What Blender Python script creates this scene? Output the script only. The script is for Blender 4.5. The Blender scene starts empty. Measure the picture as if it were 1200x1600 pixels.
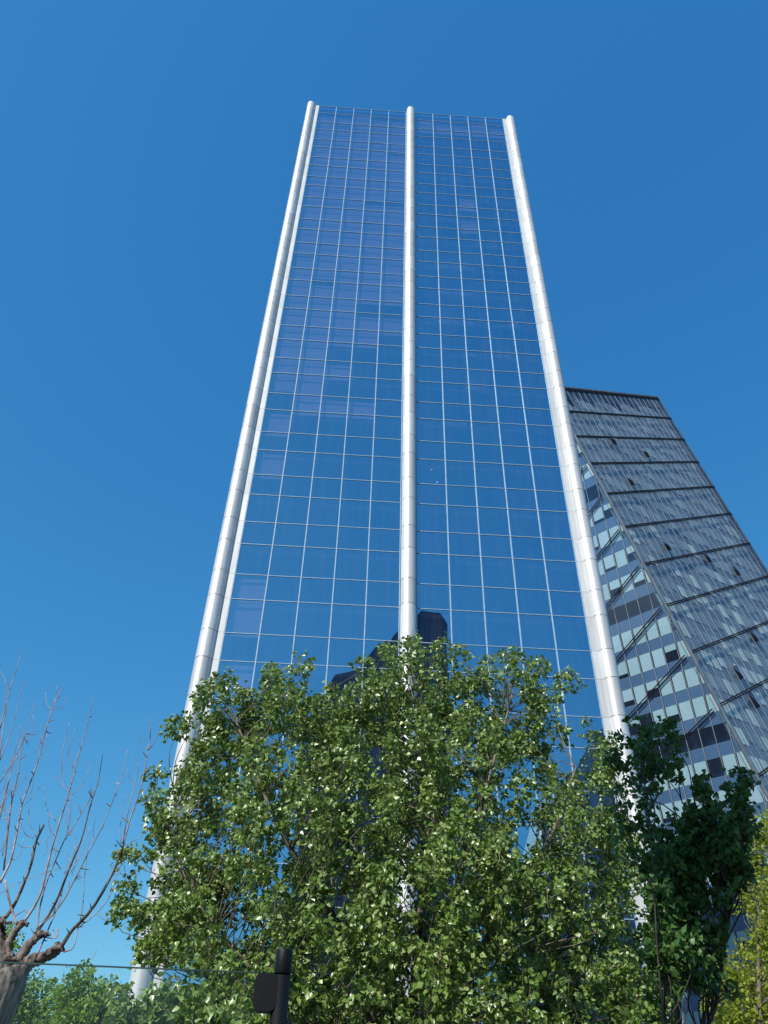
import bpy, math, random
import numpy as np
from mathutils import Vector, Matrix
random.seed(7); rng = np.random.default_rng(7)
SC = bpy.context.scene
COL = SC.collection
R = math.radians

# ------------------------------------------------------------------ camera
EYE = np.array([0.0, 0.0, 1.6])
F = 1200.0                                   # focal length in photo pixels (photo 1200 x 1600)
p_, r_, y_ = R(39.564), R(1.809), R(2.217)
FW = np.array([math.sin(y_)*math.cos(p_), math.cos(y_)*math.cos(p_), math.sin(p_)])
RT = np.array([math.cos(y_), -math.sin(y_), 0.0]); UP = np.cross(RT, FW)
RT, UP = math.cos(r_)*RT + math.sin(r_)*UP, -math.sin(r_)*RT + math.cos(r_)*UP
cam = bpy.data.cameras.new('camera'); cam_o = bpy.data.objects.new('camera', cam); COL.objects.link(cam_o)
cam_o.matrix_world = Matrix(((RT[0], UP[0], -FW[0], EYE[0]), (RT[1], UP[1], -FW[1], EYE[1]), (RT[2], UP[2], -FW[2], EYE[2]), (0, 0, 0, 1)))
cam.sensor_fit = 'VERTICAL'; cam.sensor_height = 36; cam.sensor_width = 27; cam.lens = 27.0
cam.clip_start = 0.05; cam.clip_end = 6000
SC.camera = cam_o

# ------------------------------------------------------------------ sky, sun, exposure
SUN_AZ, SUN_EL = R(-140), R(43)              # azimuth from +Y towards +X
sd = Vector((math.sin(SUN_AZ)*math.cos(SUN_EL), math.cos(SUN_AZ)*math.cos(SUN_EL), math.sin(SUN_EL)))
W = bpy.data.worlds.new('World'); SC.world = W; W.use_nodes = True
wn = W.node_tree; wn.nodes.clear()
sky = wn.nodes.new('ShaderNodeTexSky'); sky.sky_type = 'NISHITA'; sky.sun_disc = False
sky.sun_elevation = SUN_EL; sky.sun_rotation = SUN_AZ; sky.altitude = 600
sky.air_density = 1.0; sky.dust_density = 0.25; sky.ozone_density = 3.0
bg = wn.nodes.new('ShaderNodeBackground'); bg.inputs[1].default_value = 0.105
wo = wn.nodes.new('ShaderNodeOutputWorld')
# the camera's rendering of blue: one tone curve per channel over the whole sky
sep = wn.nodes.new('ShaderNodeSeparateColor'); comb = wn.nodes.new('ShaderNodeCombineColor'); wn.links.new(sky.outputs[0], sep.inputs[0])
for i, (pw_, k_) in enumerate(((1.2, .44), (.73, 1.41), (.463, 2.7))):
    a = wn.nodes.new('ShaderNodeMath'); a.operation = 'POWER'; a.inputs[1].default_value = pw_
    b = wn.nodes.new('ShaderNodeMath'); b.operation = 'MULTIPLY'; b.inputs[1].default_value = k_
    wn.links.new(sep.outputs[i], a.inputs[0]); wn.links.new(a.outputs[0], b.inputs[0]); wn.links.new(b.outputs[0], comb.inputs[i])
wn.links.new(comb.outputs[0], bg.inputs[0]); wn.links.new(bg.outputs[0], wo.inputs[0])
sl = bpy.data.lights.new('sun', 'SUN'); sl.energy = 4.2; sl.angle = R(0.53); sl.color = (1.0, 0.955, 0.89)
so = bpy.data.objects.new('sun', sl); COL.objects.link(so)
so.rotation_euler = sd.to_track_quat('Z', 'Y').to_euler(); so.location = (-40, -40, 90)
vs = SC.view_settings; vs.view_transform = 'Standard'; vs.look = 'None'; vs.exposure = 0.32; vs.gamma = 1.0; vs.use_curve_mapping = False
SC.cycles.max_bounces = 10; SC.cycles.transparent_max_bounces = 24

# ------------------------------------------------------------------ helpers
def ray(x, y): return FW*F + RT*(x-600) - UP*(y-800)
def at(x, y, Y):
    d = ray(x, y); return EYE + d*(Y/d[1])
def tag(o, label=None, cat=None, group=None, kind=None):
    if label: o['label'] = label
    if cat: o['category'] = cat
    if group: o['group'] = group
    if kind: o['kind'] = kind
    return o
def link(name, me, mat=None, parent=None):
    o = bpy.data.objects.new(name, me); COL.objects.link(o)
    if mat and me and not len(me.materials): me.materials.append(mat)
    if parent: o.parent = parent
    return o
def empty(name, loc):
    o = bpy.data.objects.new(name, None); COL.objects.link(o); o.location = [float(v) for v in loc]; o.empty_display_size = .3
    return o
class MB:
    def __init__(s): s.v = []; s.f = []; s.sm = []
    def quadbox(s, a, b):                    # two loops of n points -> closed prism
        n = len(a); k = len(s.v); s.v += [tuple(map(float, q)) for q in a] + [tuple(map(float, q)) for q in b]
        s.f.append(tuple(range(k+n-1, k-1, -1))); s.f.append(tuple(range(k+n, k+2*n)))
        for i in range(n): j = (i+1) % n; s.f.append((k+i, k+j, k+n+j, k+n+i))
        s.sm += [0]*(n+2)
        A = np.array(s.v[k:k+n]); m_ = A.mean(0); ar = sum((np.cross(A[i]-m_, A[(i+1) % n]-m_) for i in range(n)), np.zeros(3))
        if ar @ (np.array(s.v[k+n:k+2*n]).mean(0)-m_) < 0:      # keep every solid's faces pointing outwards
            for i in range(len(s.f)-n-2, len(s.f)): s.f[i] = s.f[i][::-1]
    def box(s, x0, x1, y0, y1, z0, z1):
        s.quadbox([(x0,y0,z0),(x0,y1,z0),(x1,y1,z0),(x1,y0,z0)][::-1], [(x0,y0,z1),(x0,y1,z1),(x1,y1,z1),(x1,y0,z1)][::-1])
    def prism(s, poly, n, t):                # polygon (3d) extruded by vector n*t
        poly = [np.array(q, float) for q in poly]; n = np.array(n, float)
        s.quadbox(poly, [q + n*t for q in poly])
    def bar(s, a, b, w, d, n):               # bar from a to b, width w across, depth d along n
        a = np.array(a, float); b = np.array(b, float); n = np.array(n, float)
        t = b-a; t /= np.linalg.norm(t); c = np.cross(t, n); c /= np.linalg.norm(c)
        s.quadbox([a-c*w/2, a+c*w/2, a+c*w/2+n*d, a-c*w/2+n*d], [b-c*w/2, b+c*w/2, b+c*w/2+n*d, b-c*w/2+n*d])
    def tube(s, pts, rad, n=6, caps=True, wob=0.0):
        pts = [np.array(q, float) for q in pts]; k = len(s.v); ref = np.array([.31, .95, .07])
        for i, q in enumerate(pts):
            t = pts[min(i+1, len(pts)-1)] - pts[max(i-1, 0)]; t = t/(np.linalg.norm(t)+1e-9)
            u = np.cross(t, ref); u /= np.linalg.norm(u)+1e-9; w = np.cross(t, u)
            for j in range(n):
                a = 2*math.pi*j/n; rr = rad[i]*(1+wob*random.uniform(-1, 1))
                s.v.append(tuple(q + rr*(math.cos(a)*u + math.sin(a)*w)))
        for i in range(len(pts)-1):
            for j in range(n):
                a = k+i*n+j; b = k+i*n+(j+1) % n
                s.f.append((a, a+n, b+n, b)); s.sm.append(1)
        if caps:
            s.f.append(tuple(range(k, k+n))); s.f.append(tuple(range(k+len(pts)*n-1, k+(len(pts)-1)*n-1, -1))); s.sm += [0, 0]
    def mesh(s, name):
        me = bpy.data.meshes.new(name); me.from_pydata(s.v, [], s.f)
        me.polygons.foreach_set('use_smooth', [bool(x) for x in s.sm]); me.update(); return me
    def build(s, name, mat, parent=None): return link(name, s.mesh(name), mat, parent)
def spline(pts, k=5):                        # Catmull-Rom through points
    P = [np.array(q, float) for q in pts]; P = [2*P[0]-P[1]] + P + [2*P[-1]-P[-2]]; out = []
    for i in range(1, len(P)-2):
        for j in range(k):
            t = j/k; a, b, c, d = P[i-1:i+3]
            out.append(.5*((2*b)+(c-a)*t+(2*a-5*b+4*c-d)*t*t+(3*b-a-3*c+d)*t**3))
    out.append(P[-2]); return out
def clip(poly, a, b, c):                     # keep a*x+b*y<=c, 2d polygon
    out = []
    for i in range(len(poly)):
        p, q = poly[i], poly[(i+1) % len(poly)]; dp = a*p[0]+b*p[1]-c; dq = a*q[0]+b*q[1]-c
        if dp <= 0: out.append(p)
        if dp*dq < 0: t = dp/(dp-dq); out.append((p[0]+(q[0]-p[0])*t, p[1]+(q[1]-p[1])*t))
    return out

# ------------------------------------------------------------------ materials
def mat(name):
    m = bpy.data.materials.new(name); m.use_nodes = True; nt = m.node_tree; nt.nodes.clear()
    return m, nt, nt.nodes.new('ShaderNodeOutputMaterial')
def N(nt, t, **kw):
    n = nt.nodes.new('ShaderNode'+t)
    for k, v in kw.items():
        if k in n.inputs: n.inputs[k].default_value = v
        else: setattr(n, k, v)
    return n
def noise_col(nt, c1, c2, scale=4, detail=5, stretch=(1, 1, 1), lo=.35, hi=.65):
    tc = N(nt, 'TexCoord'); mp = N(nt, 'Mapping'); mp.inputs['Scale'].default_value = stretch
    nz = N(nt, 'TexNoise'); nz.inputs['Scale'].default_value = scale; nz.inputs['Detail'].default_value = detail
    rp = N(nt, 'ValToRGB'); rp.color_ramp.elements[0].position = lo; rp.color_ramp.elements[1].position = hi
    rp.color_ramp.elements[0].color = (*c1, 1); rp.color_ramp.elements[1].color = (*c2, 1)
    nt.links.new(tc.outputs['Object'], mp.inputs[0]); nt.links.new(mp.outputs[0], nz.inputs['Vector']); nt.links.new(nz.outputs['Fac'], rp.inputs[0])
    return rp, nz
def simple(name, c1, c2, rough=.6, metal=0., scale=4, stretch=(1, 1, 1), bump=0., spec=.5):
    m, nt, o = mat(name); b = N(nt, 'BsdfPrincipled'); rp, nz = noise_col(nt, c1, c2, scale, 6, stretch)
    nt.links.new(rp.outputs[0], b.inputs['Base Color']); b.inputs['Roughness'].default_value = rough; b.inputs['Metallic'].default_value = metal
    b.inputs['Specular IOR Level'].default_value = spec
    if bump:
        bp = N(nt, 'Bump'); bp.inputs['Strength'].default_value = bump; bp.inputs['Distance'].default_value = .02
        nt.links.new(nz.outputs['Fac'], bp.inputs['Height']); nt.links.new(bp.outputs[0], b.inputs['Normal'])
    nt.links.new(b.outputs[0], o.inputs[0]); return m
def glass(name, tint, refl_tint, base_refl, edge_refl, dust, dust_col, wave=.0, wscale=.25, streak=(6, 6, .35)):
    """coated facade glass: tinted see-through + mirror coat by view angle + streaks of dust"""
    m, nt, o = mat(name)
    tr = N(nt, 'BsdfTransparent'); tr.inputs[0].default_value = (*tint, 1)
    gl = N(nt, 'BsdfGlossy'); gl.inputs[0].default_value = (*refl_tint, 1); gl.inputs['Roughness'].default_value = .012
    df = N(nt, 'BsdfDiffuse'); df.inputs[0].default_value = (*dust_col, 1)
    lw = N(nt, 'LayerWeight'); lw.inputs[0].default_value = .5
    pw = N(nt, 'Math', operation='POWER'); pw.inputs[1].default_value = 3
    mr = N(nt, 'MapRange'); mr.inputs['To Min'].default_value = base_refl; mr.inputs['To Max'].default_value = edge_refl
    nt.links.new(lw.outputs['Facing'], pw.inputs[0]); nt.links.new(pw.outputs[0], mr.inputs['Value'])
    m1 = N(nt, 'MixShader'); nt.links.new(mr.outputs[0], m1.inputs[0]); nt.links.new(tr.outputs[0], m1.inputs[1]); nt.links.new(gl.outputs[0], m1.inputs[2])
    geo = N(nt, 'NewGeometry'); mp = N(nt, 'Mapping'); mp.inputs['Scale'].default_value = streak
    nz = N(nt, 'TexNoise'); nz.inputs['Scale'].default_value = 1; nz.inputs['Detail'].default_value = 6
    nt.links.new(geo.outputs['Position'], mp.inputs[0]); nt.links.new(mp.outputs[0], nz.inputs['Vector'])
    oi = N(nt, 'ObjectInfo')
    m3 = N(nt, 'MapRange'); m3.inputs['From Min'].default_value = .42; m3.inputs['From Max'].default_value = .8
    m3.inputs['To Min'].default_value = dust*.35; m3.inputs['To Max'].default_value = dust*3.2
    nt.links.new(nz.outputs['Fac'], m3.inputs['Value'])
    mu = N(nt, 'Math', operation='MULTIPLY_ADD'); mu.inputs[1].default_value = dust*.8
    nt.links.new(oi.outputs['Random'], mu.inputs[0]); nt.links.new(m3.outputs[0], mu.inputs[2])
    m2 = N(nt, 'MixShader'); nt.links.new(mu.outputs[0], m2.inputs[0]); nt.links.new(m1.outputs[0], m2.inputs[1]); nt.links.new(df.outputs[0], m2.inputs[2])
    if wave:
        n2 = N(nt, 'TexNoise'); n2.inputs['Scale'].default_value = wscale; n2.inputs['Detail'].default_value = 1
        nt.links.new(geo.outputs['Position'], n2.inputs['Vector'])
        bp = N(nt, 'Bump'); bp.inputs['Strength'].default_value = 1; bp.inputs['Distance'].default_value = wave
        nt.links.new(n2.outputs['Fac'], bp.inputs['Height'])
        nt.links.new(bp.outputs[0], gl.inputs['Normal'])
    # a pane is a closed thin slab: coat and tint act once, on the face a ray meets first; its inner side lets light by
    clear = N(nt, 'BsdfTransparent'); mb = N(nt, 'MixShader'); nt.links.new(geo.outputs['Backfacing'], mb.inputs[0])
    nt.links.new(m2.outputs[0], mb.inputs[1]); nt.links.new(clear.outputs[0], mb.inputs[2])
    nt.links.new(mb.outputs[0], o.inputs[0]); return m
def clad(name, c1, c2, rough, metal):
    m, nt, o = mat(name); b = N(nt, 'BsdfPrincipled'); g = N(nt, 'NewGeometry'); oi = N(nt, 'ObjectInfo')
    mp = N(nt, 'Mapping'); mp.inputs['Scale'].default_value = (7, 7, .5); nz = N(nt, 'TexNoise'); nz.inputs['Scale'].default_value = 1; nz.inputs['Detail'].default_value = 7
    nt.links.new(g.outputs['Position'], mp.inputs[0]); nt.links.new(mp.outputs[0], nz.inputs['Vector'])
    rp = N(nt, 'ValToRGB'); rp.color_ramp.elements[0].position = .3; rp.color_ramp.elements[1].position = .62
    rp.color_ramp.elements[0].color = (*c1, 1); rp.color_ramp.elements[1].color = (*c2, 1); nt.links.new(nz.outputs['Fac'], rp.inputs[0])
    hs = N(nt, 'HueSaturation'); mr = N(nt, 'MapRange'); mr.inputs['To Min'].default_value = .88; mr.inputs['To Max'].default_value = 1.06
    nt.links.new(oi.outputs['Random'], mr.inputs['Value']); nt.links.new(mr.outputs[0], hs.inputs['Value']); nt.links.new(rp.outputs[0], hs.inputs['Color'])
    nt.links.new(hs.outputs[0], b.inputs['Base Color']); b.inputs['Metallic'].default_value = metal
    m2 = N(nt, 'MapRange'); m2.inputs['To Min'].default_value = rough+.14; m2.inputs['To Max'].default_value = rough-.06
    nt.links.new(nz.outputs['Fac'], m2.inputs['Value']); nt.links.new(m2.outputs[0], b.inputs['Roughness'])
    nt.links.new(b.outputs[0], o.inputs[0]); return m
def island_mat(name, cols, rough=.5, trans=0., spec=.4, metal=0.):
    """colour differs from piece to piece (random per island)"""
    m, nt, o = mat(name); b = N(nt, 'BsdfPrincipled'); g = N(nt, 'NewGeometry'); rp = N(nt, 'ValToRGB'); cr = rp.color_ramp
    while len(cr.elements) < len(cols): cr.elements.new(.5)
    for i, (e, c) in enumerate(zip(cr.elements, cols)): e.position = i/(len(cols)-1); e.color = (*c, 1)
    nt.links.new(g.outputs['Random Per Island'], rp.inputs[0]); nt.links.new(rp.outputs[0], b.inputs['Base Color'])
    b.inputs['Roughness'].default_value = rough; b.inputs['Specular IOR Level'].default_value = spec; b.inputs['Metallic'].default_value = metal
    if trans:
        t = N(nt, 'BsdfTranslucent'); hs = N(nt, 'HueSaturation'); hs.inputs['Value'].default_value = 1.5; hs.inputs['Hue'].default_value = .485
        nt.links.new(rp.outputs[0], hs.inputs['Color']); nt.links.new(hs.outputs[0], t.inputs[0])
        mx = N(nt, 'MixShader'); mx.inputs[0].default_value = trans
        nt.links.new(b.outputs[0], mx.inputs[1]); nt.links.new(t.outputs[0], mx.inputs[2]); nt.links.new(mx.outputs[0], o.inputs[0])
    else: nt.links.new(b.outputs[0], o.inputs[0])
    return m

M_ALU = clad('silver_white_aluminium', (.57, .56, .545), (.67, .66, .645), .40, .3)
M_ALU_FLAT = clad('white_aluminium_sheet', (.55, .55, .55), (.65, .65, .64), .48, .1)
M_MULL = simple('anodised_mullion', (.27, .38, .50), (.36, .48, .58), .55, .05, 3)
M_GLASS = glass('tower_glass', (.58, .54, .64), (.44, .78, 1.0), .57, .95, .009, (.50, .52, .60), wave=.035, wscale=.22)
M_BLIND = island_mat('interior_blind', [(.52, .47, .49), (.58, .52, .55), (.54, .49, .51), (.62, .56, .58), (.56, .50, .52)], .8)
M_CORE = simple('dark_interior', (.012, .016, .024), (.03, .034, .045), .8, 0, .4)
M_CURTAIN = island_mat('blue_grey_curtain', [(.20, .26, .33), (.34, .40, .46), (.26, .32, .40), (.40, .46, .50)], .8)
M_SLAB = simple('ceiling_slab', (.05, .06, .08), (.09, .10, .12), .8, 0, .5)
M_SIDE = simple('dark_side_cladding', (.03, .035, .045), (.05, .055, .07), .3, .3, .3)
M_LAMP, _nt, _o = mat('lit_ceiling_lamp'); _e = N(_nt, 'Emission'); _e.inputs[0].default_value = (.95, .97, 1, 1); _e.inputs[1].default_value = .9; _nt.links.new(_e.outputs[0], _o.inputs[0])
M_G2L = glass('blue_facet_glass', (.72, .86, .96), (.36, .56, .95), .12, .50, .018, (.20, .26, .40), wave=.02, wscale=.15, streak=(.9, .9, .16))
M_G2 = glass('grey_glass', (.86, .93, .97), (.52, .68, .86), .10, .42, .07, (.33, .38, .43), wave=.02, wscale=.15, streak=(.25, .25, .2))
M_SPAN3 = island_mat('warm_grey_spandrel', [(.15, .18, .22), (.21, .245, .285), (.18, .21, .25), (.13, .16, .20)], .7)
M_BLIND2 = island_mat('pale_roller_blind', [(.64, .68, .58), (.76, .80, .70), (.70, .75, .65), (.80, .82, .74)], .8)
M_BLIND3 = island_mat('grey_roller_blind', [(.24, .28, .31), (.38, .44, .44), (.22, .26, .29), (.27, .31, .34), (.44, .50, .49), (.25, .29, .32), (.29, .33, .36)], .8)
M_SPAN2 = island_mat('spandrel_grey', [(.12, .18, .27), (.15, .22, .32), (.135, .20, .295)], .7)
M_DARKBAR = simple('black_channel', (.008, .007, .014), (.013, .012, .02), .7, 0, 1, spec=.2)
M_EDGE = simple('corner_trim', (.16, .18, .20), (.24, .26, .28), .4, .5, .6)
M_THIN = simple('pale_thin_mullion', (.26, .30, .33), (.36, .40, .43), .5, .2, .6)
M_BARK_BARE = simple('bare_bark', (.03, .022, .017), (.24, .195, .165), .95, 0, 26, (1, 1, .22), 1.0, .2)
M_BARK = simple('tree_bark', (.06, .05, .035), (.22, .19, .14), .8, 0, 8, (1, 1, .3), .6)
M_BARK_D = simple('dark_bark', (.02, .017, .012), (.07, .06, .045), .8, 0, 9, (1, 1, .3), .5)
M_TWIG = simple('pale_twig_bark', (.15, .085, .075), (.44, .36, .35), .6, 0, 9, (1, 1, 1))
M_LEAF = island_mat('poplar_leaf', [(.065, .125, .018), (.20, .30, .055), (.11, .19, .03), (.31, .40, .13), (.16, .25, .04), (.085, .155, .022)], .36, .20, .75)
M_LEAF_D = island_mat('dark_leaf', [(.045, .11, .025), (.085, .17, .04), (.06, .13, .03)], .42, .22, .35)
M_LEAF_Y = island_mat('yellow_green_leaf', [(.20, .26, .02), (.32, .36, .04), (.14, .21, .02)], .45, .35, .3)
M_LEAF_G = island_mat('fresh_green_leaf', [(.12, .21, .02), (.20, .32, .035), (.10, .18, .02)], .5, .3, .3)
M_BLACK = simple('black_painted_steel', (.003, .0035, .005), (.006, .007, .010), .5, 0, 5, spec=.25)
M_GROUND = simple('ground_paving', (.055, .06, .055), (.09, .09, .085), .85, 0, .8, (1, 1, 1), .2)
M_BACK1 = simple('dark_stone_facade', (.07, .095, .16), (.12, .15, .22), .5, 0, .2)
M_BACK2 = simple('striped_grey_facade', (.26, .32, .38), (.44, .52, .58), .5, 0, 1.0, (3, 3, .05))
M_BACKW = simple('dim_window_band', (.10, .12, .16), (.18, .21, .26), .2, .3, .5)
M_PANEL = glass('clear_panel', (.95, .985, .97), (1, 1, 1), .025, .4, .004, (.5, .55, .55))
M_PEDGE = simple('green_glass_edge', (.02, .045, .045), (.05, .085, .08), .15, 0, 3)

# ------------------------------------------------------------------ ground
g = MB(); g.box(-1500, 1500, -1500, 1500, -.3, 0); tag(g.build('ground', M_GROUND), kind='structure')

# ------------------------------------------------------------------ main tower
D = 36.047; X0 = -6.887; Z0 = 83.815+1.6; H = 3.8; FR = .5635
WL, GAP, WR = 1.8592, .9756, 1.8842
ZTOP = Z0 + .4283*H
tower = tag(empty('glass_tower', (X0+10, D, 0)), 'tall blue glass tower with three white round pilasters, in the centre of the view', 'skyscraper')
T0 = np.array([X0+10, D, 0.0])
def loc(o, x, y, z): o.location = (x-T0[0], y-T0[1], z-T0[2]); return o
rows = [(Z0, ZTOP)]                                          # parapet row first, then downwards
z = Z0; k = 0
while z > .3:
    z1 = z - FR*H; z2 = z - H
    rows.append((max(z1, 0.02), z))
    if z1 > .3: rows.append((max(z2, 0.02), z1))
    z = z2
def colx(c): return X0 + c*WL if c <= 5 else X0 + 5*WL + GAP + (c-6)*WR
MW, TW = .058, .034
# glass panes: shared meshes, every pane seated a hair out of true as real glazing is
pane_me = {}
rest_up = MB(); n_ind = 0
for ri, (za, zb) in enumerate(rows):
    for half in (0, 1):
        for c in range(5):
            xa, xb = colx(c + 6*half), colx(c+1 + 6*half)
            w, h = xb-xa-.03, zb-za-.03
            tx, tz = random.gauss(0, .0016), random.gauss(0, .0016)
            if 7 <= ri < 37:
                key = (round(w, 3), round(h, 3))
                if key not in pane_me:
                    b = MB(); b.box(-w/2, w/2, 0, .024, -h/2, h/2); pane_me[key] = b.mesh('glass_pane')
                o = link('glass_pane', pane_me[key], M_GLASS, tower); loc(o, (xa+xb)/2, D, (za+zb)/2); o.rotation_euler = (tx, 0, tz); n_ind += 1
            else:
                cx, cz = (xa+xb)/2, (za+zb)/2
                pl = [(cx+sx*w/2, D + sx*w/2*tz - sz*h/2*tx, cz+sz*h/2) for sx, sz in ((-1,-1),(1,-1),(1,1),(-1,1))]
                rest_up.prism([np.array(q)-T0 for q in pl], (0, 1, 0), .024)
tag(rest_up.build('glass_pane', M_GLASS, tower), kind='stuff')
# mullions and transoms
for c in list(range(12)):
    b = MB(); x = colx(c); e = c in (0, 5, 6, 11); w = .05 if e else MW
    b.box(-w/2, w/2, -.05, .12, 0, ZTOP); loc(b.build('mullion', M_MULL, tower), x, D, 0)
tr_me = {}
for half in (0, 1):
    xa, xb = colx(6*half), colx(6*half+5)
    b = MB(); xs = [colx(c+6*half) for c in range(6)]
    for i in range(5): b.box(xs[i]+MW/2-xa, xs[i+1]-MW/2-xa, -.035, .10, -TW/2, TW/2)
    tr_me[half] = b.mesh('transom')
    for (za, zb) in rows:
        loc(link('transom', tr_me[half], M_MULL, tower), xa, D, zb if zb < ZTOP else ZTOP-TW/2)
# blinds, ceilings, columns and core behind the glass
bl = MB(); cu = MB()
for ri, (za, zb) in enumerate(rows):
    for half in (0, 1):
        for c in range(5):
            xa, xb = colx(c+6*half), colx(c+1+6*half)
            depth_frac = ri/ len(rows)
            if half == 0: pr = 1.35 - .07*c - 2.3*max(0, depth_frac-.26)*(1+.22*c)
            else:
                pr = 1.0 if ri == 1 else .02
                if 1 < ri < 25 and random.random() < 1.15-ri*.03: cu.box(xa+.04, xb-.04, D+1.5, D+1.52, za, zb-.05)
            if ri == 0: pr = .15
            if random.random() < pr:
                drop = 1.0 if random.random() < .9 else random.uniform(.5, .9)
                bl.box(xa+.035, xb-.035, D+.35, D+.365, zb-(zb-za)*drop, zb-.05)
for mm, nn, ma in ((bl, 'blind', M_BLIND), (cu, 'curtain', M_CURTAIN)):
    o = mm.build(nn, ma, tower); o.location = (-T0[0], -T0[1], 0); tag(o, kind='stuff')
for i in range(23):
    zz = Z0 - i*H
    if zz < 1: break
    b = MB(); b.box(X0+.05, X0+19.6, D+.45, D+9, zz-FR*H*.0-.32, zz-.02)
    o = b.build('ceiling_slab', M_SLAB, tower); o.location = (-T0[0], -T0[1], 0)
for half, c in ((1, .5), (1, 4.62), (1, 2.9)):
    xa = colx(6*half) + c*WR
    b = MB(); b.tube([(xa, D+.95, 0), (xa, D+.95, ZTOP-2.2)], [.33, .33], 14)
    o = b.build('inner_column', M_CORE, tower); o.location = (-T0[0], -T0[1], 0)
XW = colx(11)
b = MB(); b.box(X0, XW, D+9, D+9.3, 0, ZTOP-.6); b.box(X0-.9, X0-.5, D+.3, D+22, 0, ZTOP-.3); b.box(XW+.5, XW+.9, D+.3, D+22, 0, ZTOP-.3)
b.box(X0-.5, XW+.5, D+21.6, D+22, 0, ZTOP-.3)
o = b.build('wall', M_SIDE, tower); o.location = (-T0[0], -T0[1], 0)
b = MB(); b.box(X0-.4, XW+.4, D+.15, D+21.5, ZTOP-.6, ZTOP-.35); o = b.build('roof', M_SLAB, tower); o.location = (-T0[0], -T0[1], 0)
# ceiling lamps that show through the glass
def lampdisc(px, py, r):
    q = at(px, py, D+.6); b = MB(); b.tube([(0, 0, 0), (0, 0, .05)], [r, r], 10)
    o = b.build('ceiling_lamp', M_LAMP, tower); o.location = (q[0]-T0[0], q[1]-T0[1], q[2])
# flat strips beside the outer pilasters, cut at every transom
for xa, xb in ((X0-.43, X0-.03), (XW+.03, XW+.43)):
    for (za, zb) in rows:
        b = MB(); w = xb-xa; h = zb-za
        b.box(0, w, -.06, .30, .008, h-.008); loc(b.build('cladding_strip', M_ALU_FLAT, tower), xa, D, za)
# round pilasters: one metal shell per row, with a thin recessed joint
RP = .44
def shell(h):
    b = MB(); b.tube([(0, 0, .016), (0, 0, h-.016)], [RP, RP], 32, False); return b.mesh('pilaster_shell')
sh = {}
for px_, yo in ((X0-.43-RP+.04, .02), (X0+5*WL+GAP/2, -.16), (XW+.43+RP-.04, .02)):
    for (za, zb) in rows:
        h = round(zb-za, 3) + (.12 if zb == ZTOP else 0)
        if h not in sh: sh[h] = shell(h)
        loc(link('pilaster_shell', sh[h], M_ALU, tower), px_, D+yo, za)
    b = MB(); zt = ZTOP+.12
    b.tube([(0, 0, 0), (0, 0, .06), (0, 0, .13), (0, 0, .17), (0, 0, .18)], [RP-.004, RP*.93, RP*.72, RP*.42, .05], 28)
    loc(b.build('pilaster_cap', M_ALU, tower), px_, D+yo, zt)
    b = MB(); b.tube([(0, 0, 0), (0, 0, ZTOP)], [RP-.02, RP-.02], 32, False); loc(b.build('pilaster_core', M_EDGE, tower), px_, D+yo, 0)

# ------------------------------------------------------------------ leaning prismatic tower
def nrm(v): return v/np.linalg.norm(v)
S2 = 1.24
E2 = nrm(ray(-32, -1056)); B2 = nrm(ray(1870, 710)); NR = -nrm(np.cross(E2, B2))
if NR[1] > 0: NR = -NR
HR = nrm(np.cross(NR, [0, 0, 1.])); HR = HR if HR[0] > 0 else -HR
L2 = nrm(np.array([-.68238, .73099, 0])); NL = nrm(np.cross(E2, L2)); NL = NL if NL[1] < 0 else -NL
A2 = EYE + nrm(ray(1004, 881))*100*S2
def onpl(x, y, n, off=0.):
    d = ray(x, y); return EYE + d*(((A2+n*off-EYE)@n)/(d@n))
M2 = nrm(ray(284, -1965)); M2 = M2 if M2[2] > 0 else -M2
M2 = nrm(M2 - NL*(M2@NL))
prism_t = tag(empty('leaning_glass_tower', (A2[0], A2[1], 0)), 'grey glass office tower with slanted edges and dark diagonal bands, right of the blue tower', 'skyscraper')
P0 = np.array([A2[0], A2[1], 0.])
def rel(pl): return [np.array(q)-P0 for q in pl]
# (a,b) basis of the right face: point = A2 + E2*a + B2*b
def ab(q):
    d = np.array(q)-A2; G = np.array([[E2@E2, E2@B2], [E2@B2, B2@B2]]); return np.linalg.solve(G, [d@E2, d@B2])
bands = [ab(onpl(x, y, NR))[0] for x, y in ((1030, 624), (1048.4, 654), (1069.6, 687), (925, 724.5), (948.4, 771.8), (976, 823.7), (1007, 881.7), (1043, 945.6))]
a_pts = [ab(onpl(x, y, NR))[0] for x, y in ((1076, 1021), (1120, 1104.5), (1183, 1214))]
bands += a_pts
while bands[-1] > -A2[2]/E2[2] - 2: bands.append(bands[-1] - 8.0)
BMAX = ab(onpl(1092, 723, NR))[1]; a_top = ab(onpl(1028, 620.5, NR))[0]
NP = 22; bw = BMAX/NP
def PR(a, b, off=0.): return A2 + E2*a + B2*b + NR*off
def ground_a(b): return (-A2[2] - B2[2]*b + .05)/E2[2]
edges = [a_top] + bands
gcnt = 0; rest2 = MB(); rest2L = MB()
opened = [(965, 697), (1013, 718), (995, 762), (1050, 862), (1113, 884), (1160, 903), (1187, 1013), (1163, 1067), (1184, 1110)]
opened_ab = [ab(onpl(x, y, NR)) for x, y in opened]
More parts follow.
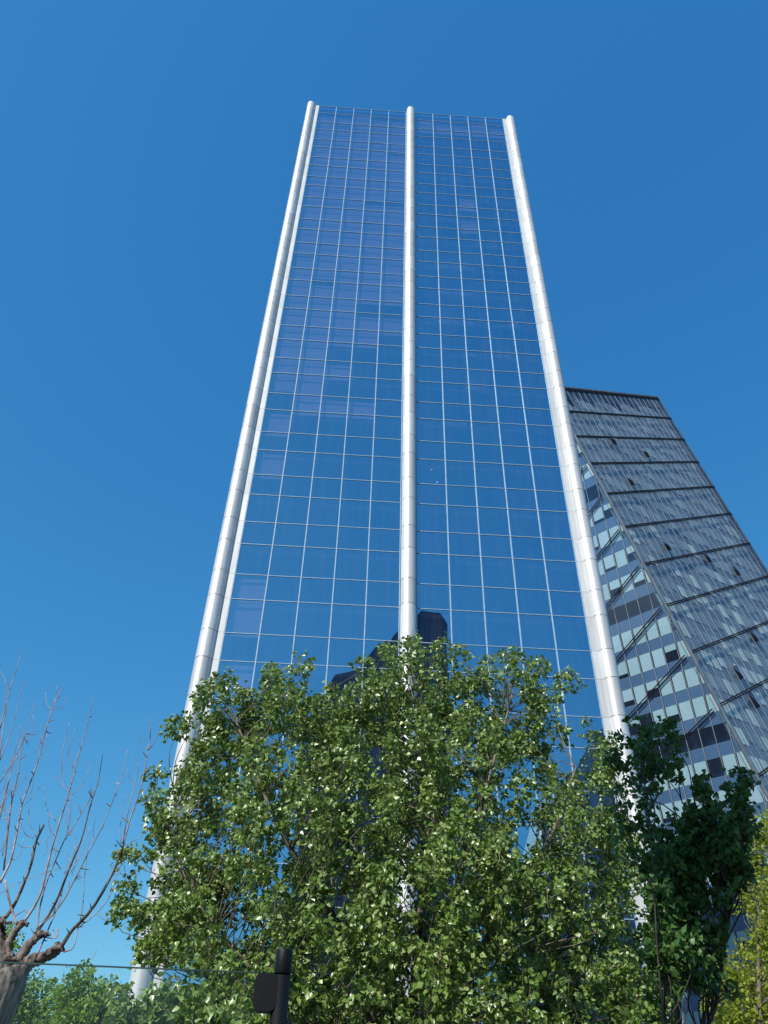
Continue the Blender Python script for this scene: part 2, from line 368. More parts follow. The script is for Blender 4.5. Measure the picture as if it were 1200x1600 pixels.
for i in range(len(edges)-1):
    a1, a0 = edges[i], edges[i+1]
    for j in range(NP):
        b0, b1 = j*bw, (j+1)*bw; g_ = .05
        ga = max(ground_a(b0), ground_a(b1)); lo = max(a0, ga)
        if a1-lo < .5: continue
        nseg = 1 if i == 0 else 2
        for s_ in range(nseg):
            u0 = lo+(a1-lo)*s_/nseg; u1 = lo+(a1-lo)*(s_+1)/nseg
            if any(b0 <= q[1] < b1 and u0 <= q[0] < u1 for q in opened_ab):
                # top-hung sash standing open: fixed lower pane, tilted sash, dark gap
                um = u0+(u1-u0)*.45
                b = MB(); pl = [PR(u0+g_, b0+g_), PR(u0+g_, b1-g_), PR(um, b1-g_), PR(um, b0+g_)]; b.prism(rel(pl), -NR, .03); b.build('glass_pane', M_G2, prism_t)
                b = MB(); o_ = 1.0; pl = [PR(um+.1, b0+g_, o_), PR(um+.1, b1-g_, o_), PR(u1-g_, b1-g_), PR(u1-g_, b0+g_)]; b.prism(rel(pl), -NR, .06); b.build('open_sash', M_G2, prism_t)
                b = MB(); pl = [PR(um, b0+g_, -.06), PR(um, b1-g_, -.06), PR(u1-g_, b1-g_, -.06), PR(u1-g_, b0+g_, -.06)]; b.prism(rel(pl), -NR, .03); b.build('window_opening', M_DARKBAR, prism_t)
                continue
            tl = random.gauss(0, .006)
            pl = [PR(u0+g_, b0+g_, tl), PR(u0+g_, b1-g_, -tl), PR(u1-g_, b1-g_, -tl), PR(u1-g_, b0+g_, tl)]
            if i >= 1 and gcnt < 285 and i < 9 and s_ >= 0:
                b = MB(); b.prism(rel(pl), -NR, .03); b.build('glass_pane', M_G2, prism_t); gcnt += 1
            else: rest2.prism(rel(pl), -NR, .03)
# dark double bands on the right face
for i, a in enumerate(bands):
    bs = 0.
    be = BMAX
    ga = ground_a(0)
    if a < ga+1 and False: continue
    # where the band leaves the ground
    b_ground = (-A2[2]-E2[2]*a+.1)/B2[2]
    bs = max(0.12, b_ground)
    if bs >= be-1: continue
    for off, w in ((.15, .19), (-.13, .17)):
        m = MB(); m.bar(PR(a+off, bs)-P0, PR(a+off, be)-P0, w, .10, NR); m.build('dark_band', M_DARKBAR, prism_t)
for j in range(NP+1):
    m = MB(); b_ = j*bw; m.bar(PR(ground_a(b_), b_, .0)-P0, PR(a_top, b_, .0)-P0, .10 if j not in (0, NP) else .25, .05, NR); m.build('mullion', M_THIN if 0 < j < NP else M_EDGE, prism_t)
m = MB(); m.bar(PR(a_top, -.2, 0)-P0, PR(a_top, BMAX, 0)-P0, .35, .12, NR); m.build('parapet', M_EDGE, prism_t)
m = MB(); m.bar(PR(ground_a(0), 0, .05)-P0, PR(a_top, 0, .05)-P0, .38, .2, nrm(NR+NL)); m.build('corner_trim', M_EDGE, prism_t)
# left face: point = A2 + L2*s + M2*t
def LS(s, t, off=0.): return A2 + L2*s + M2*t + NL*off
def st(q):
    d = np.array(q)-A2; G = np.array([[1, L2@M2], [L2@M2, 1]]); return np.linalg.solve(G, [d@L2, d@M2])
es, et = st(A2+E2*10)                        # the shared edge runs along (es,et)
kk = es/et                                   # s = kk*t on the edge
FH = 3.15*S2                                 # storey height
zf0 = EYE[2] + 48.9*S2 + .6                  # a window head level
SW = 2.02
panes_l = 0
def facepoly(s0, s1, z0, z1):
    t0, t1 = (z0-A2[2])/M2[2], (z1-A2[2])/M2[2]
    poly = [(s0, t0), (s1, t0), (s1, t1), (s0, t1)]
    return clip(poly, -1, kk, -.25)          # s >= kk*t + .25
SMAX = 26; z_top_l = PR(a_top, 0)[2]
nfl = int((z_top_l)/FH)+1
blind_rows_off = {}
bl2 = MB(); sp2 = MB()
for fl in range(-16, 16):
    zh = zf0 + fl*FH                         # window head
    if zh < 1 or zh > z_top_l+FH: continue
    blank = (fl % 5 == 1) or fl in (-4,)
    for j in range(int(SMAX/SW)+14):
        s0 = -14 + j*SW
        for (za, zb, what) in ((max(.05, zh-FH*.62), min(zh, z_top_l), 'v'), (max(.05, zh-FH), min(zh-FH*.62, z_top_l), 's')):
            if zb-za < .3 or s0 > SMAX: continue
            pl = facepoly(s0+.06, s0+SW-.06, za+.03, zb-.03)
            if len(pl) < 3: continue
            m = MB(); m.prism(rel([LS(s, t) for s, t in pl]), -NL, .03)
            if panes_l < 300 - gcnt + 285 and s0 < 12 and -8 <= fl <= 10 and what == 'v': m.build('window_pane', M_G2L, prism_t); panes_l += 1
            else: rest2L.prism(rel([LS(s, t) for s, t in pl]), -NL, .03)
            if what == 'v':
                if blank: continue
                r = random.random(); dz = 0 if r < .74 else random.uniform(.15, .75)
                if r > .93: continue
                pb = facepoly(s0+.22, s0+SW-.10, za+.03+(zb-za)*dz, zb-.06)
                if len(pb) >= 3: bl2.prism(rel([LS(s, t, -.22) for s, t in pb]), -NL, .02)
            else:
                pb = facepoly(s0+.02, s0+SW-.02, za-.05, zb+.12)
                if len(pb) >= 3: sp2.prism(rel([LS(s, t, -.25) for s, t in pb]), -NL, .03)
tag(rest2.build('glass_pane', M_G2, prism_t), kind='stuff')
tag(rest2L.build('window_pane', M_G2L, prism_t), kind='stuff')
tag(bl2.build('blind', M_BLIND2, prism_t), kind='stuff')
tag(sp2.build('spandrel', M_SPAN2, prism_t), kind='stuff')
for j in range(int(SMAX/SW)+14):
    s = -14 + j*SW
    t_lo = (-A2[2]+.1)/M2[2]; t_hi = (z_top_l-A2[2])/M2[2]
    if s > SMAX: continue
    # keep s >= kk*t
    if kk < 0: t_lo = max(t_lo, s/kk)
    else: t_hi = min(t_hi, s/kk)
    if t_hi-t_lo < 1: continue
    m = MB(); m.bar(LS(s, t_lo)-P0, LS(s, t_hi)-P0, .07, .04, NL); m.build('mullion', M_THIN, prism_t)
# diagonal double bands on the left face, each starting where a band of the right face meets the corner
diag = [(None, (948.6, 947), (1001, 882.6)), (None, (964.3, 1029.6), (1036.5, 947)), (None, (985.3, 1117.5), (1074.5, 1021.7)), (None, (1005, 1218.5), (1117.8, 1105.7)), (None, (931.4, 873.3), (970.5, 825)), (None, (919.5, 805), (943.5, 772.5)), (None, (906.7, 738.6), (919.5, 726)), (None, (1040, 1330), (1183, 1214))]
for _, qa, qb in diag:
    a = onpl(*qa, NL); b_ = onpl(*qb, NL); d = nrm(a-b_)
    far = b_ + d*min(48, (b_[2]-.5)/max(1e-3, -d[2]))
    side = nrm(np.cross(d, NL))
    for off, w in ((.17, .15), (-.15, .10)):
        m = MB(); m.bar(b_+d*.4+side*off-P0, far+side*off-P0, w, .09, NL); m.build('dark_band', M_DARKBAR, prism_t)
# floors behind the right face: horizontal ceilings' edges and blinds following the storeys
fb = MB(); fsl = MB(); fp = MB()
def RS(s, z, off=0.):                         # point on right face at horizontal run s from the corner line and height z
    base = A2 + E2*((z-A2[2])/E2[2]); return base + HR*s + NR*off
width_h = BMAX*B2@HR if False else None
top_ext = PR(a_top, BMAX)[2]
for fl in range(-16, 30):
    zh = zf0 + fl*FH
    if zh < 2 or zh > top_ext: continue
    for j in range(26):
        s0 = j*1.86; q = RS(s0+1, zh, 0); A_, B_ = ab(q)
        if A_ > a_top-.8 or B_ > BMAX-1: continue
        run = random.random()
        zb, za = zh, zh-FH*.6
        if random.random() < .997:
            za2 = za if run < .5 else zh - FH*random.uniform(.35, .58)
            pl = [RS(s0+.25, za2, -.5), RS(s0+1.70, za2, -.5), RS(s0+1.70, zb, -.5), RS(s0+.25, zb, -.5)]
            if all(PRq[0] < a_top-.3 for PRq in (ab(pl[2]), ab(pl[3]))): (fp if zh < 84 and random.random() < .62-.012*max(0, zh-50) else fb).prism(rel(pl), -NR, .02)
        pl = [RS(s0, zh-FH, -.60), RS(s0+1.85, zh-FH, -.60), RS(s0+1.85, zh-.01, -.60), RS(s0, zh-.01, -.60)]
        fsl.prism(rel(pl), -NR, .03)
tag(fp.build('pale_blind', M_BLIND2, prism_t), kind='stuff')
tag(fb.build('blind', M_BLIND3, prism_t), kind='stuff')
tag(fsl.build('spandrel', M_SPAN3, prism_t), kind='stuff')
# dark body behind both faces, side and roof
def body():
    m = MB(); off = 1.3; bo = []; to = []
    ga0, gaB = ground_a(0), ground_a(BMAX)
    c0b, c0t = PR(ga0, 0), PR(a_top, 0); c1b, c1t = PR(gaB, BMAX), PR(a_top, BMAX)
    t_lo = (-A2[2]+.1)/M2[2]
    n_in = nrm(-(NR+NL)*np.array([1, 1, 0])); 
    back = np.array([L2[0], L2[1], 0])*SMAX
    inn = n_in*off*1.3
    lo = [c0b+inn, c1b-NR*off-B2*0.2, c1b-NR*off+back*1.0-B2*.2, c0b+inn+back]
    hi = [c0t+inn, c1t-NR*off-B2*.2, c1t-NR*off+back-B2*.2, c0t+inn+back]
    m.quadbox(rel(lo), rel(hi)); return m
M_CORE2 = simple('dark_blue_interior', (.006, .012, .03), (.012, .022, .05), .9, 0, .4, spec=0.)
body().build('core', M_CORE2, prism_t)
# outer return faces so the block is closed seen from the side
m = MB(); c1b, c1t = PR(ground_a(BMAX), BMAX), PR(a_top, BMAX)
back = np.array([L2[0], L2[1], 0])*SMAX
m.prism(rel([c1b, c1b+back, c1t+back, c1t]), -HR, .12); m.build('side_wall', M_SIDE, prism_t)
m = MB(); c0t = PR(a_top, 0); m.prism(rel([c0t, c1t, c1t+back, c0t+back]), (0, 0, -1), .2); m.build('roof', M_SIDE, prism_t)

# ------------------------------------------------------------------ blocks behind the camera (they show only as reflections in the tower)
def block(name, label, x0, x1, yb, depth, prof, m1, fh=3.6):
    root = tag(empty(name, ((x0+x1)/2, yb, 0)), label, 'building'); b = MB()
    loop = [(x0, 0)] + [(x1, 0)] + [(x0+(x1-x0)*u, h) for u, h in prof[::-1]]
    a = [(x-(x0+x1)/2, 0, z) for x, z in loop]; c = [(x-(x0+x1)/2, -depth, z) for x, z in loop]
    b.quadbox(a, c); b.build('wall', m1, root)
    hmin = min(h for _, h in prof); z = 3
    while z < hmin-2:
        w = MB(); w.box(x0-(x0+x1)/2+.8, x1-(x0+x1)/2-.8, .003, .06, z, z+1.5); w.build('window_band', M_BACKW, root); z += fh
    return root
block('dark_block', 'dark stepped office block mirrored low in the tower above the big tree', -6.5, 14, -32, 14,
      [(0, 40), (.08, 50), (.2, 56), (.38, 58), (.5, 61), (.6, 61), (.68, 64), (.8, 68), (.93, 68), (1, 65)], M_BACK1)
block('sloped_block', 'grey block with a sloping top mirrored at the right foot of the tower', 26, 52, -45, 18,
      [(0, 28), (.3, 46), (.6, 56), (1, 57)], M_BACK2)

# ------------------------------------------------------------------ leaves
LV = np.array([(0, 0, 0), (-.46, .30, .10), (-.30, .66, .07), (0, 1.08, -.12), (.30, .66, .07), (.46, .30, .10), (0, .42, 0)])
LF = np.array([(0, 6, 1), (1, 6, 2), (2, 6, 3), (3, 6, 4), (4, 6, 5), (5, 6, 0)])
LV3 = np.array([(0, 0, 0), (-.55, .10, .08), (-.42, .55, .08), (0, 1.0, -.15), (.42, .55, .08), (.55, .10, .08), (0, .35, 0)])
LVS = np.array([(0, 0, 0), (-.36, .45, .08), (0, 1.0, -.06), (.36, .45, .08)]); LFS = np.array([(0, 3, 1), (1, 3, 2)])
def leaf_mesh(name, pos, dirs, size, m, parent, V=LV, FC=LF, origin=None):
    n = len(pos); d = dirs/np.linalg.norm(dirs, axis=1, keepdims=True)
    rv = rng.normal(size=(n, 3)); u = np.cross(d, rv); u /= np.linalg.norm(u, axis=1, keepdims=True); w = np.cross(u, d)
    wid = rng.uniform(.8, 1.1, (n, 1, 1)); fold = rng.uniform(.2, 2.2, (n, 1, 1))
    P = pos[:, None, :] + size[:, None, None]*(V[None, :, 0:1]*wid*u[:, None, :] + V[None, :, 1:2]*d[:, None, :] + V[None, :, 2:3]*fold*w[:, None, :])
    P = P.reshape(-1, 3)
    if origin is not None: P = P - np.array(origin)
    k = len(V); fc = (FC[None] + (np.arange(n)*k)[:, None, None]).reshape(-1, 3)
    me = bpy.data.meshes.new(name); me.vertices.add(len(P)); me.vertices.foreach_set('co', P.ravel().astype(np.float32))
    me.loops.add(fc.size); me.loops.foreach_set('vertex_index', fc.ravel().astype(np.int32))
    me.polygons.add(len(fc)); me.polygons.foreach_set('loop_start', np.arange(0, fc.size, 3, dtype=np.int32))
    me.update(calc_edges=True); me.validate()
    o = link(name, me, m, parent); return tag(o, kind='stuff')
def inpoly(x, y, poly):
    c = False; n = len(poly)
    for i in range(n):
        x1, y1 = poly[i]; x2, y2 = poly[(i+1) % n]
        if (y1 > y) != (y2 > y) and x < (x2-x1)*(y-y1)/(y2-y1)+x1: c = not c
    return c
def edgedist(x, y, poly):
    best = 1e9
    for i in range(len(poly)):
        a = np.array(poly[i], float); b = np.array(poly[(i+1) % len(poly)], float); t = np.clip(((x-a[0])*(b[0]-a[0])+(y-a[1])*(b[1]-a[1]))/((b-a)@(b-a)), 0, 1)
        q = a+(b-a)*t; best = min(best, math.hypot(x-q[0], y-q[1]))
    return best
def tree(name, label, cat_, base, stems, poly, tips, Yc, half, nshoot, per, slen, spread, lsize, leafmat, barkmat, gaps=(), V=LV, FC=LF, droop=.5, srad=.009, stemr=.09, lean=(0, 0, 1), shade_y=None, group=None):
    """crown = many leafy shoots; each shoot is a twig joined to the nearest limb, with leaves hanging around it"""
    root = tag(empty(name, base), label, cat_, group); b0 = np.array(base, float)
    wood = MB(); nodes = []
    for pts, r0, r1 in stems:
        sp = spline(pts, 6); n = len(sp); rad = [r0+(r1-r0)*i/(n-1) for i in range(n)]
        wood.tube([q-b0 for q in sp], rad, 8, True, .06); nodes += [(q, rad[i]) for i, q in enumerate(sp)]
    NP_ = np.array([q for q, _ in nodes])
    xs = [q[0] for q in poly]; ys = [q[1] for q in poly]; T = []
    for (x, y) in tips: T.append(at(x, y, Yc + random.gauss(0, half*.22)))
    tries = 0
    while len(T) < nshoot and tries < nshoot*30:
        tries += 1
        x, y = random.uniform(min(xs), max(xs)), random.uniform(min(ys), max(ys))
        if not inpoly(x, y, poly): continue
        if any(math.hypot((x-gx)/gr, (y-30-gy)/(gr*1.3)) < 1 and random.random() < gp for gx, gy, gr, gp in gaps): continue
        e = min(1, edgedist(x, y, poly)/170.); Y = Yc + np.clip(random.gauss(0, .62), -1, 1)*half*math.sqrt(e+.02)
        T.append(at(x, y, Y))
    twigs = MB(); pos = []; dr = []; sz = []
    cx = np.mean([q for q in T], axis=0)
    for q in T:
        if q[2] < .4: continue
        out = q-cx; out[2] = 0; out = out/(np.linalg.norm(out)+1e-6)
        ax = nrm(np.array(lean, float) + out*random.uniform(0, .75) + rng.normal(size=3)*.3)
        L = slen*random.uniform(.6, 1.25); bs = q-ax*L
        dd = np.linalg.norm(NP_ - (bs-np.array([0, 0, .4])), axis=1) + 3*np.maximum(0, NP_[:, 2]-bs[2]+.35)
        j = int(np.argmin(dd)); nb = NP_[j]
        path = spline([nb, (nb+bs)/2 + rng.normal(size=3)*.06 + np.array([0, 0, .06]), bs, q-ax*L*.45+rng.normal(size=3)*.03, q], 3)
        rr = [max(.0035, srad*(1-.8*i/(len(path)-1))) for i in range(len(path))]
        twigs.tube([w-b0 for w in path], rr, 4, False)
        n = int(per*random.uniform(.7, 1.3))
        nc = max(3, int(n/9)); ci = rng.integers(0, nc, n)
        t = (rng.uniform(0, 1, nc)**.8)[ci]; th = rng.uniform(0, 2*np.pi, nc)[ci] + rng.normal(size=n)*.3
        P = bs + ax*L*t[:, None] + rng.normal(size=(n, 3))*lsize*.55
        rad = spread*(1-.45*t)*np.sqrt(rng.uniform(0.02, 1, nc))[ci]
        u = nrm(np.cross(ax, [.3, .9, .2])); v = np.cross(ax, u)
        od = np.cos(th)[:, None]*u + np.sin(th)[:, None]*v
        pos.append(P + od*rad[:, None]); dr.append(od*.8 + np.array([0, 0, -droop]) + rng.normal(size=(n, 3))*.45)
        sz.append(lsize*rng.uniform(.65, 1.2, n))
    pos = np.concatenate(pos); dr = np.concatenate(dr); sz = np.concatenate(sz)
    leaf_mesh('crown', pos, dr, sz, leafmat, root, V, FC, b0)
    wood.build('trunk', barkmat, root); tag(twigs.build('twig', barkmat, root), kind='stuff')
    return root

# big tree in front of the tower
Yt = 12.0
bpoly = [(150, 1760), (160, 1620), (185, 1530), (230, 1450), (215, 1400), (235, 1350), (235, 1300), (262, 1215), (290, 1165), (330, 1110), (352, 1075), (410, 1060), (450, 1060), (520, 1080), (580, 1045), (630, 1020), (700, 1025), (745, 1055), (790, 1050), (850, 1065), (868, 1085), (835, 1130), (850, 1150), (890, 1165), (935, 1180), (955, 1190), (985, 1240), (1000, 1300), (1010, 1380), (1030, 1480), (1050, 1600), (1050, 1760)]
btips = [(275, 1118), (283, 1128), (240, 1205), (250, 1200), (352, 1052), (362, 1056), (345, 1062), (415, 1040), (420, 1045), (455, 1030), (462, 1036), (448, 1042), (520, 1065), (580, 1030), (608, 1003), (612, 1010), (602, 1015), (646, 994), (652, 1000), (640, 1004), (705, 997), (700, 1004), (710, 1006), (763, 1020), (770, 1025), (803, 1012), (808, 1020), (798, 1022), (808, 1035), (848, 1035), (855, 1040), (842, 1042), (884, 1046), (878, 1050), (905, 1122), (893, 1126), (880, 1130), (198, 1320), (192, 1328), (212, 1325), (195, 1375), (203, 1372), (205, 1412), (195, 1408), (220, 1405), (242, 1245), (238, 1252), (300, 1100), (320, 1078), (312, 1085), (380, 1075), (490, 1090), (545, 1068), (560, 1050), (735, 1045), (930, 1155), (950, 1165), (960, 1150)]
def stem(pxs, Y0=Yt, jit=.5):
    return [at(x, y, Y0+dy) for x, y, dy in pxs]
bb = (at(640, 1600, Yt)[0], Yt, 0)
stems = [([bb, at(640, 1700, Yt), at(650, 1500, Yt+.2), at(668, 1300, Yt+.1), at(655, 1120, Yt)], .10, .018),
         ([bb, at(600, 1700, Yt-.2), at(545, 1480, Yt-.4), at(440, 1300, Yt-.7), at(370, 1130, Yt-.5)], .085, .015),
         ([bb, at(690, 1700, Yt), at(745, 1500, Yt-.6), at(850, 1330, Yt-1.0), at(900, 1200, Yt-.8)], .085, .015),
         ([bb, at(560, 1720, Yt+.3), at(430, 1600, Yt+.5), at(300, 1430, Yt+.4), at(270, 1230, Yt+.2)], .075, .012),
         ([bb, at(620, 1700, Yt+.5), at(600, 1450, Yt+1.0), at(520, 1260, Yt+1.0), at(500, 1110, Yt+.6)], .07, .012),
         ([bb, at(700, 1720, Yt+.5), at(800, 1560, Yt+.7), at(930, 1420, Yt+.6), at(980, 1290, Yt+.3)], .075, .012),
         ([bb, at(660, 1690, Yt-.8), at(700, 1450, Yt-1.3), at(760, 1230, Yt-1.0), at(800, 1090, Yt-.4)], .07, .012),
         ([bb, at(580, 1740, Yt-.8), at(480, 1620, Yt-1.3), at(380, 1500, Yt-1.3), at(300, 1400, Yt-1.0)], .06, .012)]
gaps = [(375, 1350, 26, .93), (370, 1400, 22, .9), (634, 1345, 20, .9), (637, 1400, 18, .9), (640, 1500, 24, .9), (640, 1560, 26, .95), (580, 1350, 16, .8), (830, 1260, 28, .9), (500, 1440, 24, .85), (740, 1430, 18, .8), (260, 1460, 26, .95), (245, 1500, 26, .95), (1000, 1360, 30, .6), (985, 1240, 26, .8), (470, 1570, 26, .8), (900, 1440, 20, .8), (920, 1200, 20, .7), (220, 1485, 30, 1), (225, 1520, 30, 1)]
tree('broadleaf_tree', 'large bushy tree with small glossy heart shaped leaves filling the foreground below the blue tower', 'tree', bb, stems, bpoly, btips, Yt, 2.6, 1480, 112, .52, .20, .068, M_LEAF, M_BARK, gaps)

# dark tree at the right, shaded by the added tree beside the camera
Yd = 8.3
dpoly = [(1030, 1500), (1005, 1480), (1020, 1400), (995, 1330), (1005, 1290), (1060, 1310), (1090, 1265), (1130, 1260), (1165, 1290), (1165, 1325), (1110, 1345), (1060, 1370), (1065, 1410), (1110, 1430), (1125, 1450), (1095, 1465), (1060, 1490), (1045, 1500)]
dtips = [(1048, 1125), (1040, 1128), (1030, 1132), (1020, 1140), (980, 1130), (990, 1138), (970, 1140), (1000, 1160), (965, 1165), (955, 1180), (985, 1185), (1010, 1185), (1000, 1200), (1020, 1170), (1100, 1208), (1104, 1220), (1095, 1230), (1108, 1245), (1165, 1203), (1160, 1212), (1150, 1225), (1145, 1245), (1165, 1255), (1172, 1268), (1165, 1285), (1130, 1260), (1120, 1280), (1080, 1265), (1055, 1270), (1045, 1290), (1000, 1250), (1010, 1270), (970, 1250), (980, 1275), (1160, 1330), (1060, 1320), (1090, 1300), (1140, 1300), (1120, 1440)]
db = (at(1075, 1600, Yd)[0], Yd, 0)
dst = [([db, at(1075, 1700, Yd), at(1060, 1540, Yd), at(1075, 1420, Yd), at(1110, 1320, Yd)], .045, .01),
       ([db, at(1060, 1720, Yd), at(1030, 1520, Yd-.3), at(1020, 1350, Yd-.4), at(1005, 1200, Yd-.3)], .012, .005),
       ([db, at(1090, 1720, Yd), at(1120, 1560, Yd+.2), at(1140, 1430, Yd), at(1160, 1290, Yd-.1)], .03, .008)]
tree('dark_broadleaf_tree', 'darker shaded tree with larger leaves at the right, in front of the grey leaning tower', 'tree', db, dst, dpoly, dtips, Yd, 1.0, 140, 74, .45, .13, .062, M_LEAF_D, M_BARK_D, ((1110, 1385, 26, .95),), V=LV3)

# unseen tree added beside the camera, its canopy placed to shade the dark tree
root = tag(empty('added_shade_tree', (-4.6, -3.2, 0)), 'unseen tall tree added beside the viewpoint so that its canopy throws shade on the dark tree', 'tree')
tt = np.array([-4.6, -3.2, 0.]); m = MB()
m.tube([np.array(q)-tt for q in spline([tt, (-4.5, -3.0, 4), (-4.2, -2.2, 9), (-3.4, -.8, 13), (-3.0, .2, 15.5)], 5)], list(np.linspace(.26, .05, 21)), 10, True, .05)
for e_ in ((-5.2, -.6, 15), (-2.4, -1.6, 14.2), (-2.2, .9, 15.2), (-4.1, 1.0, 15.6)): m.tube([np.array(q)-tt for q in spline([(-4.2, -2.2, 9), ((-4.2+e_[0])/2, (-2.2+e_[1])/2-.2, 12.2), e_], 4)], list(np.linspace(.11, .03, 9)), 7)
m.build('trunk', M_BARK, root)
n_ = 3900; u_ = rng.normal(size=(n_, 3)); u_ /= np.linalg.norm(u_, axis=1, keepdims=True); u_ *= (rng.uniform(.1, 1, (n_, 1))**.45)
leaf_mesh('crown', np.array([-2.55, .8, 14.3]) + u_*np.array([1.35, 1.5, 1.9]), rng.normal(size=(n_, 3))+np.array([0, 0, -.4]), rng.uniform(.12, .2, n_), M_LEAF_D, root, LV3, LF, tt)

# yellow-green tree at the far right edge
Yy = 17.0
ypoly = [(1070, 1760), (1080, 1600), (1100, 1520), (1150, 1480), (1155, 1400), (1148, 1340), (1168, 1295), (1210, 1265), (1290, 1270), (1380, 1400), (1400, 1760)]
yb_ = (at(1250, 1600, Yy)[0], Yy, 0)
yst = [([yb_, at(1250, 1700, Yy), at(1255, 1550, Yy), at(1260, 1380, Yy)], .12, .02), ([yb_, at(1230, 1720, Yy-.5), at(1190, 1600, Yy-.8), at(1185, 1420, Yy-.6)], .09, .02), ([yb_, at(1180, 1740, Yy), at(1130, 1650, Yy), at(1110, 1560, Yy)], .07, .02)]
tree('yellow_green_tree', 'sunlit yellow green tree with fine leaves cut by the right edge of the view', 'tree', yb_, yst, ypoly, [(1195, 1258), (1198, 1262), (1188, 1270), (1192, 1276), (1184, 1282), (1172, 1300), (1178, 1320), (1180, 1290), (1170, 1310), (1165, 1330), (1160, 1350), (1150, 1400), (1110, 1500), (1120, 1490)], Yy, 2.4, 520, 85, .9, .26, .085, M_LEAF_Y, M_BARK, V=LVS, FC=LFS)

# green trees far behind the glass panel, lower left
for nm, lab, Yg, poly, tips, bx_ in (
    ('feathery_tree', 'low fresh green tree seen through the glass panel beside the bare trunk', 30, [(10, 1750), (20, 1600), (30, 1540), (60, 1520), (90, 1530), (120, 1560), (130, 1640), (130, 1750)], [(45, 1522), (60, 1518), (75, 1524), (20, 1545)], 70),
    ('feathery_tree', 'taller fresh green tree seen through the glass panel, next to the white pilaster', 27, [(100, 1750), (95, 1600), (92, 1550), (110, 1520), (140, 1525), (158, 1540), (175, 1560), (200, 1570), (200, 1750)], [(118, 1503), (125, 1500), (130, 1503), (110, 1512), (100, 1515), (145, 1520), (155, 1522), (170, 1540), (180, 1548)], 140),
    ('feathery_tree', 'small green treetop glimpsed between the limbs of the bare pollard', 30, [(-60, 1700), (-60, 1480), (0, 1455), (30, 1470), (25, 1560), (20, 1700)], [(15, 1440), (25, 1448), (30, 1462), (5, 1450)], 0)):
    bb_ = (at(bx_, 1600, Yg)[0], Yg, 0)
    tree(nm, lab, 'tree', bb_, [([bb_, at(bx_, 1680, Yg), at(bx_, 1600, Yg), at(bx_+5, 1540, Yg)], .14, .03), ([bb_, at(bx_-20, 1700, Yg), at(bx_-30, 1620, Yg), at(bx_-25, 1560, Yg)], .10, .03)], poly, tips, Yg, 1.8, 150, 80, .9, .34, .13, M_LEAF_G, M_BARK, V=LVS, FC=LFS, group='green trees beyond the glass panel')
# leafy shrub behind the glass panel
Ys = 8.0
sp_ = [(130, 1800), (160, 1620), (190, 1570), (240, 1545), (330, 1545), (400, 1590), (420, 1680), (420, 1800)]
sb_ = (at(290, 1600, Ys)[0], Ys, 0)
tree('leafy_shrub', 'tall shrub with bright green heart shaped leaves behind the glass panel, below the left pilaster', 'shrub', sb_, [([sb_, at(290, 1750, Ys), at(300, 1660, Ys), at(300, 1600, Ys)], .04, .01), ([sb_, at(240, 1780, Ys), at(220, 1680, Ys), at(215, 1610, Ys)], .035, .01), ([sb_, at(350, 1780, Ys), at(370, 1700, Ys), at(370, 1640, Ys)], .035, .01)], sp_, [(205, 1550), (190, 1570), (250, 1545), (300, 1548), (170, 1590)], Ys, 1.1, 210, 80, .55, .17, .07, M_LEAF, M_BARK, srad=.007)

# ------------------------------------------------------------------ bare pollarded tree
Yb = 7.0
def zp(zx, zy, dy=0.): return at(zx/2.6667, 1000+zy/2.6667, Yb+dy)
def zr(px): return px/2.6667/2 * (Yb*1.05)/F*.9
bbase = (at(-20, 1600, Yb)[0], Yb, 0)
bt = tag(empty('pollarded_tree', bbase), 'bare pollarded tree with thick knuckled trunk and long leafless shoots at the left edge', 'tree'); B0 = np.array(bbase)
w = MB()
def limb(pts, r, wob=.2, n=14, m=w, dy=0., k=9):
    sp = spline([zp(x, y, dy) if not isinstance(x, np.ndarray) else x for x, y in pts], k); N_ = len(sp)
    rs = np.interp(np.linspace(0, 1, N_), np.linspace(0, 1, len(r)), r)
    m.tube([q-B0 for q in sp], [zr(v) for v in rs], n, True, wob)
sp = spline([np.array(bbase), np.array(bbase)+np.array([0, 0, 1.2]), zp(-150, 1800), zp(-50, 1590), zp(12, 1467), zp(42, 1400), zp(45, 1370)], 7)
w.tube([q-B0 for q in sp], [zr(v) for v in np.interp(np.linspace(0, 1, len(sp)), [0, .5, .8, 1], [190, 160, 132, 90])], 22, True, .03)
limb([(45, 1430), (10, 1340), (-5, 1250), (5, 1175)], [90, 62, 48, 34])
limb([(60, 1420), (85, 1330), (130, 1260), (180, 1228)], [66, 46, 34, 30, 10])
limb([(70, 1410), (120, 1345), (190, 1320), (240, 1285), (258, 1278)], [70, 50, 38, 40, 14])
limb([(60, 1360), (30, 1290), (60, 1220), (95, 1180)], [40, 30, 26, 22])
for (kx, ky, kr) in ((240, 1285, 32), (172, 1232, 32), (95, 1182, 22), (5, 1180, 40), (120, 1345, 42), (35, 1330, 36), (205, 1312, 32)):
    for q_ in range(13):
        a = random.uniform(0, 6.28); L_ = random.uniform(.5, 1.25)*kr
        limb([(kx, ky), (kx+math.cos(a)*L_*.5, ky-abs(math.sin(a))*L_*.4+random.uniform(-8, 8)), (kx+math.cos(a)*L_, ky-math.sin(a)*L_*.7)], [kr*.6, kr*.42, random.uniform(4, 11)], .3, 8, dy=random.uniform(-.06, .06), k=4)
w.build('trunk', M_BARK_BARE, bt)
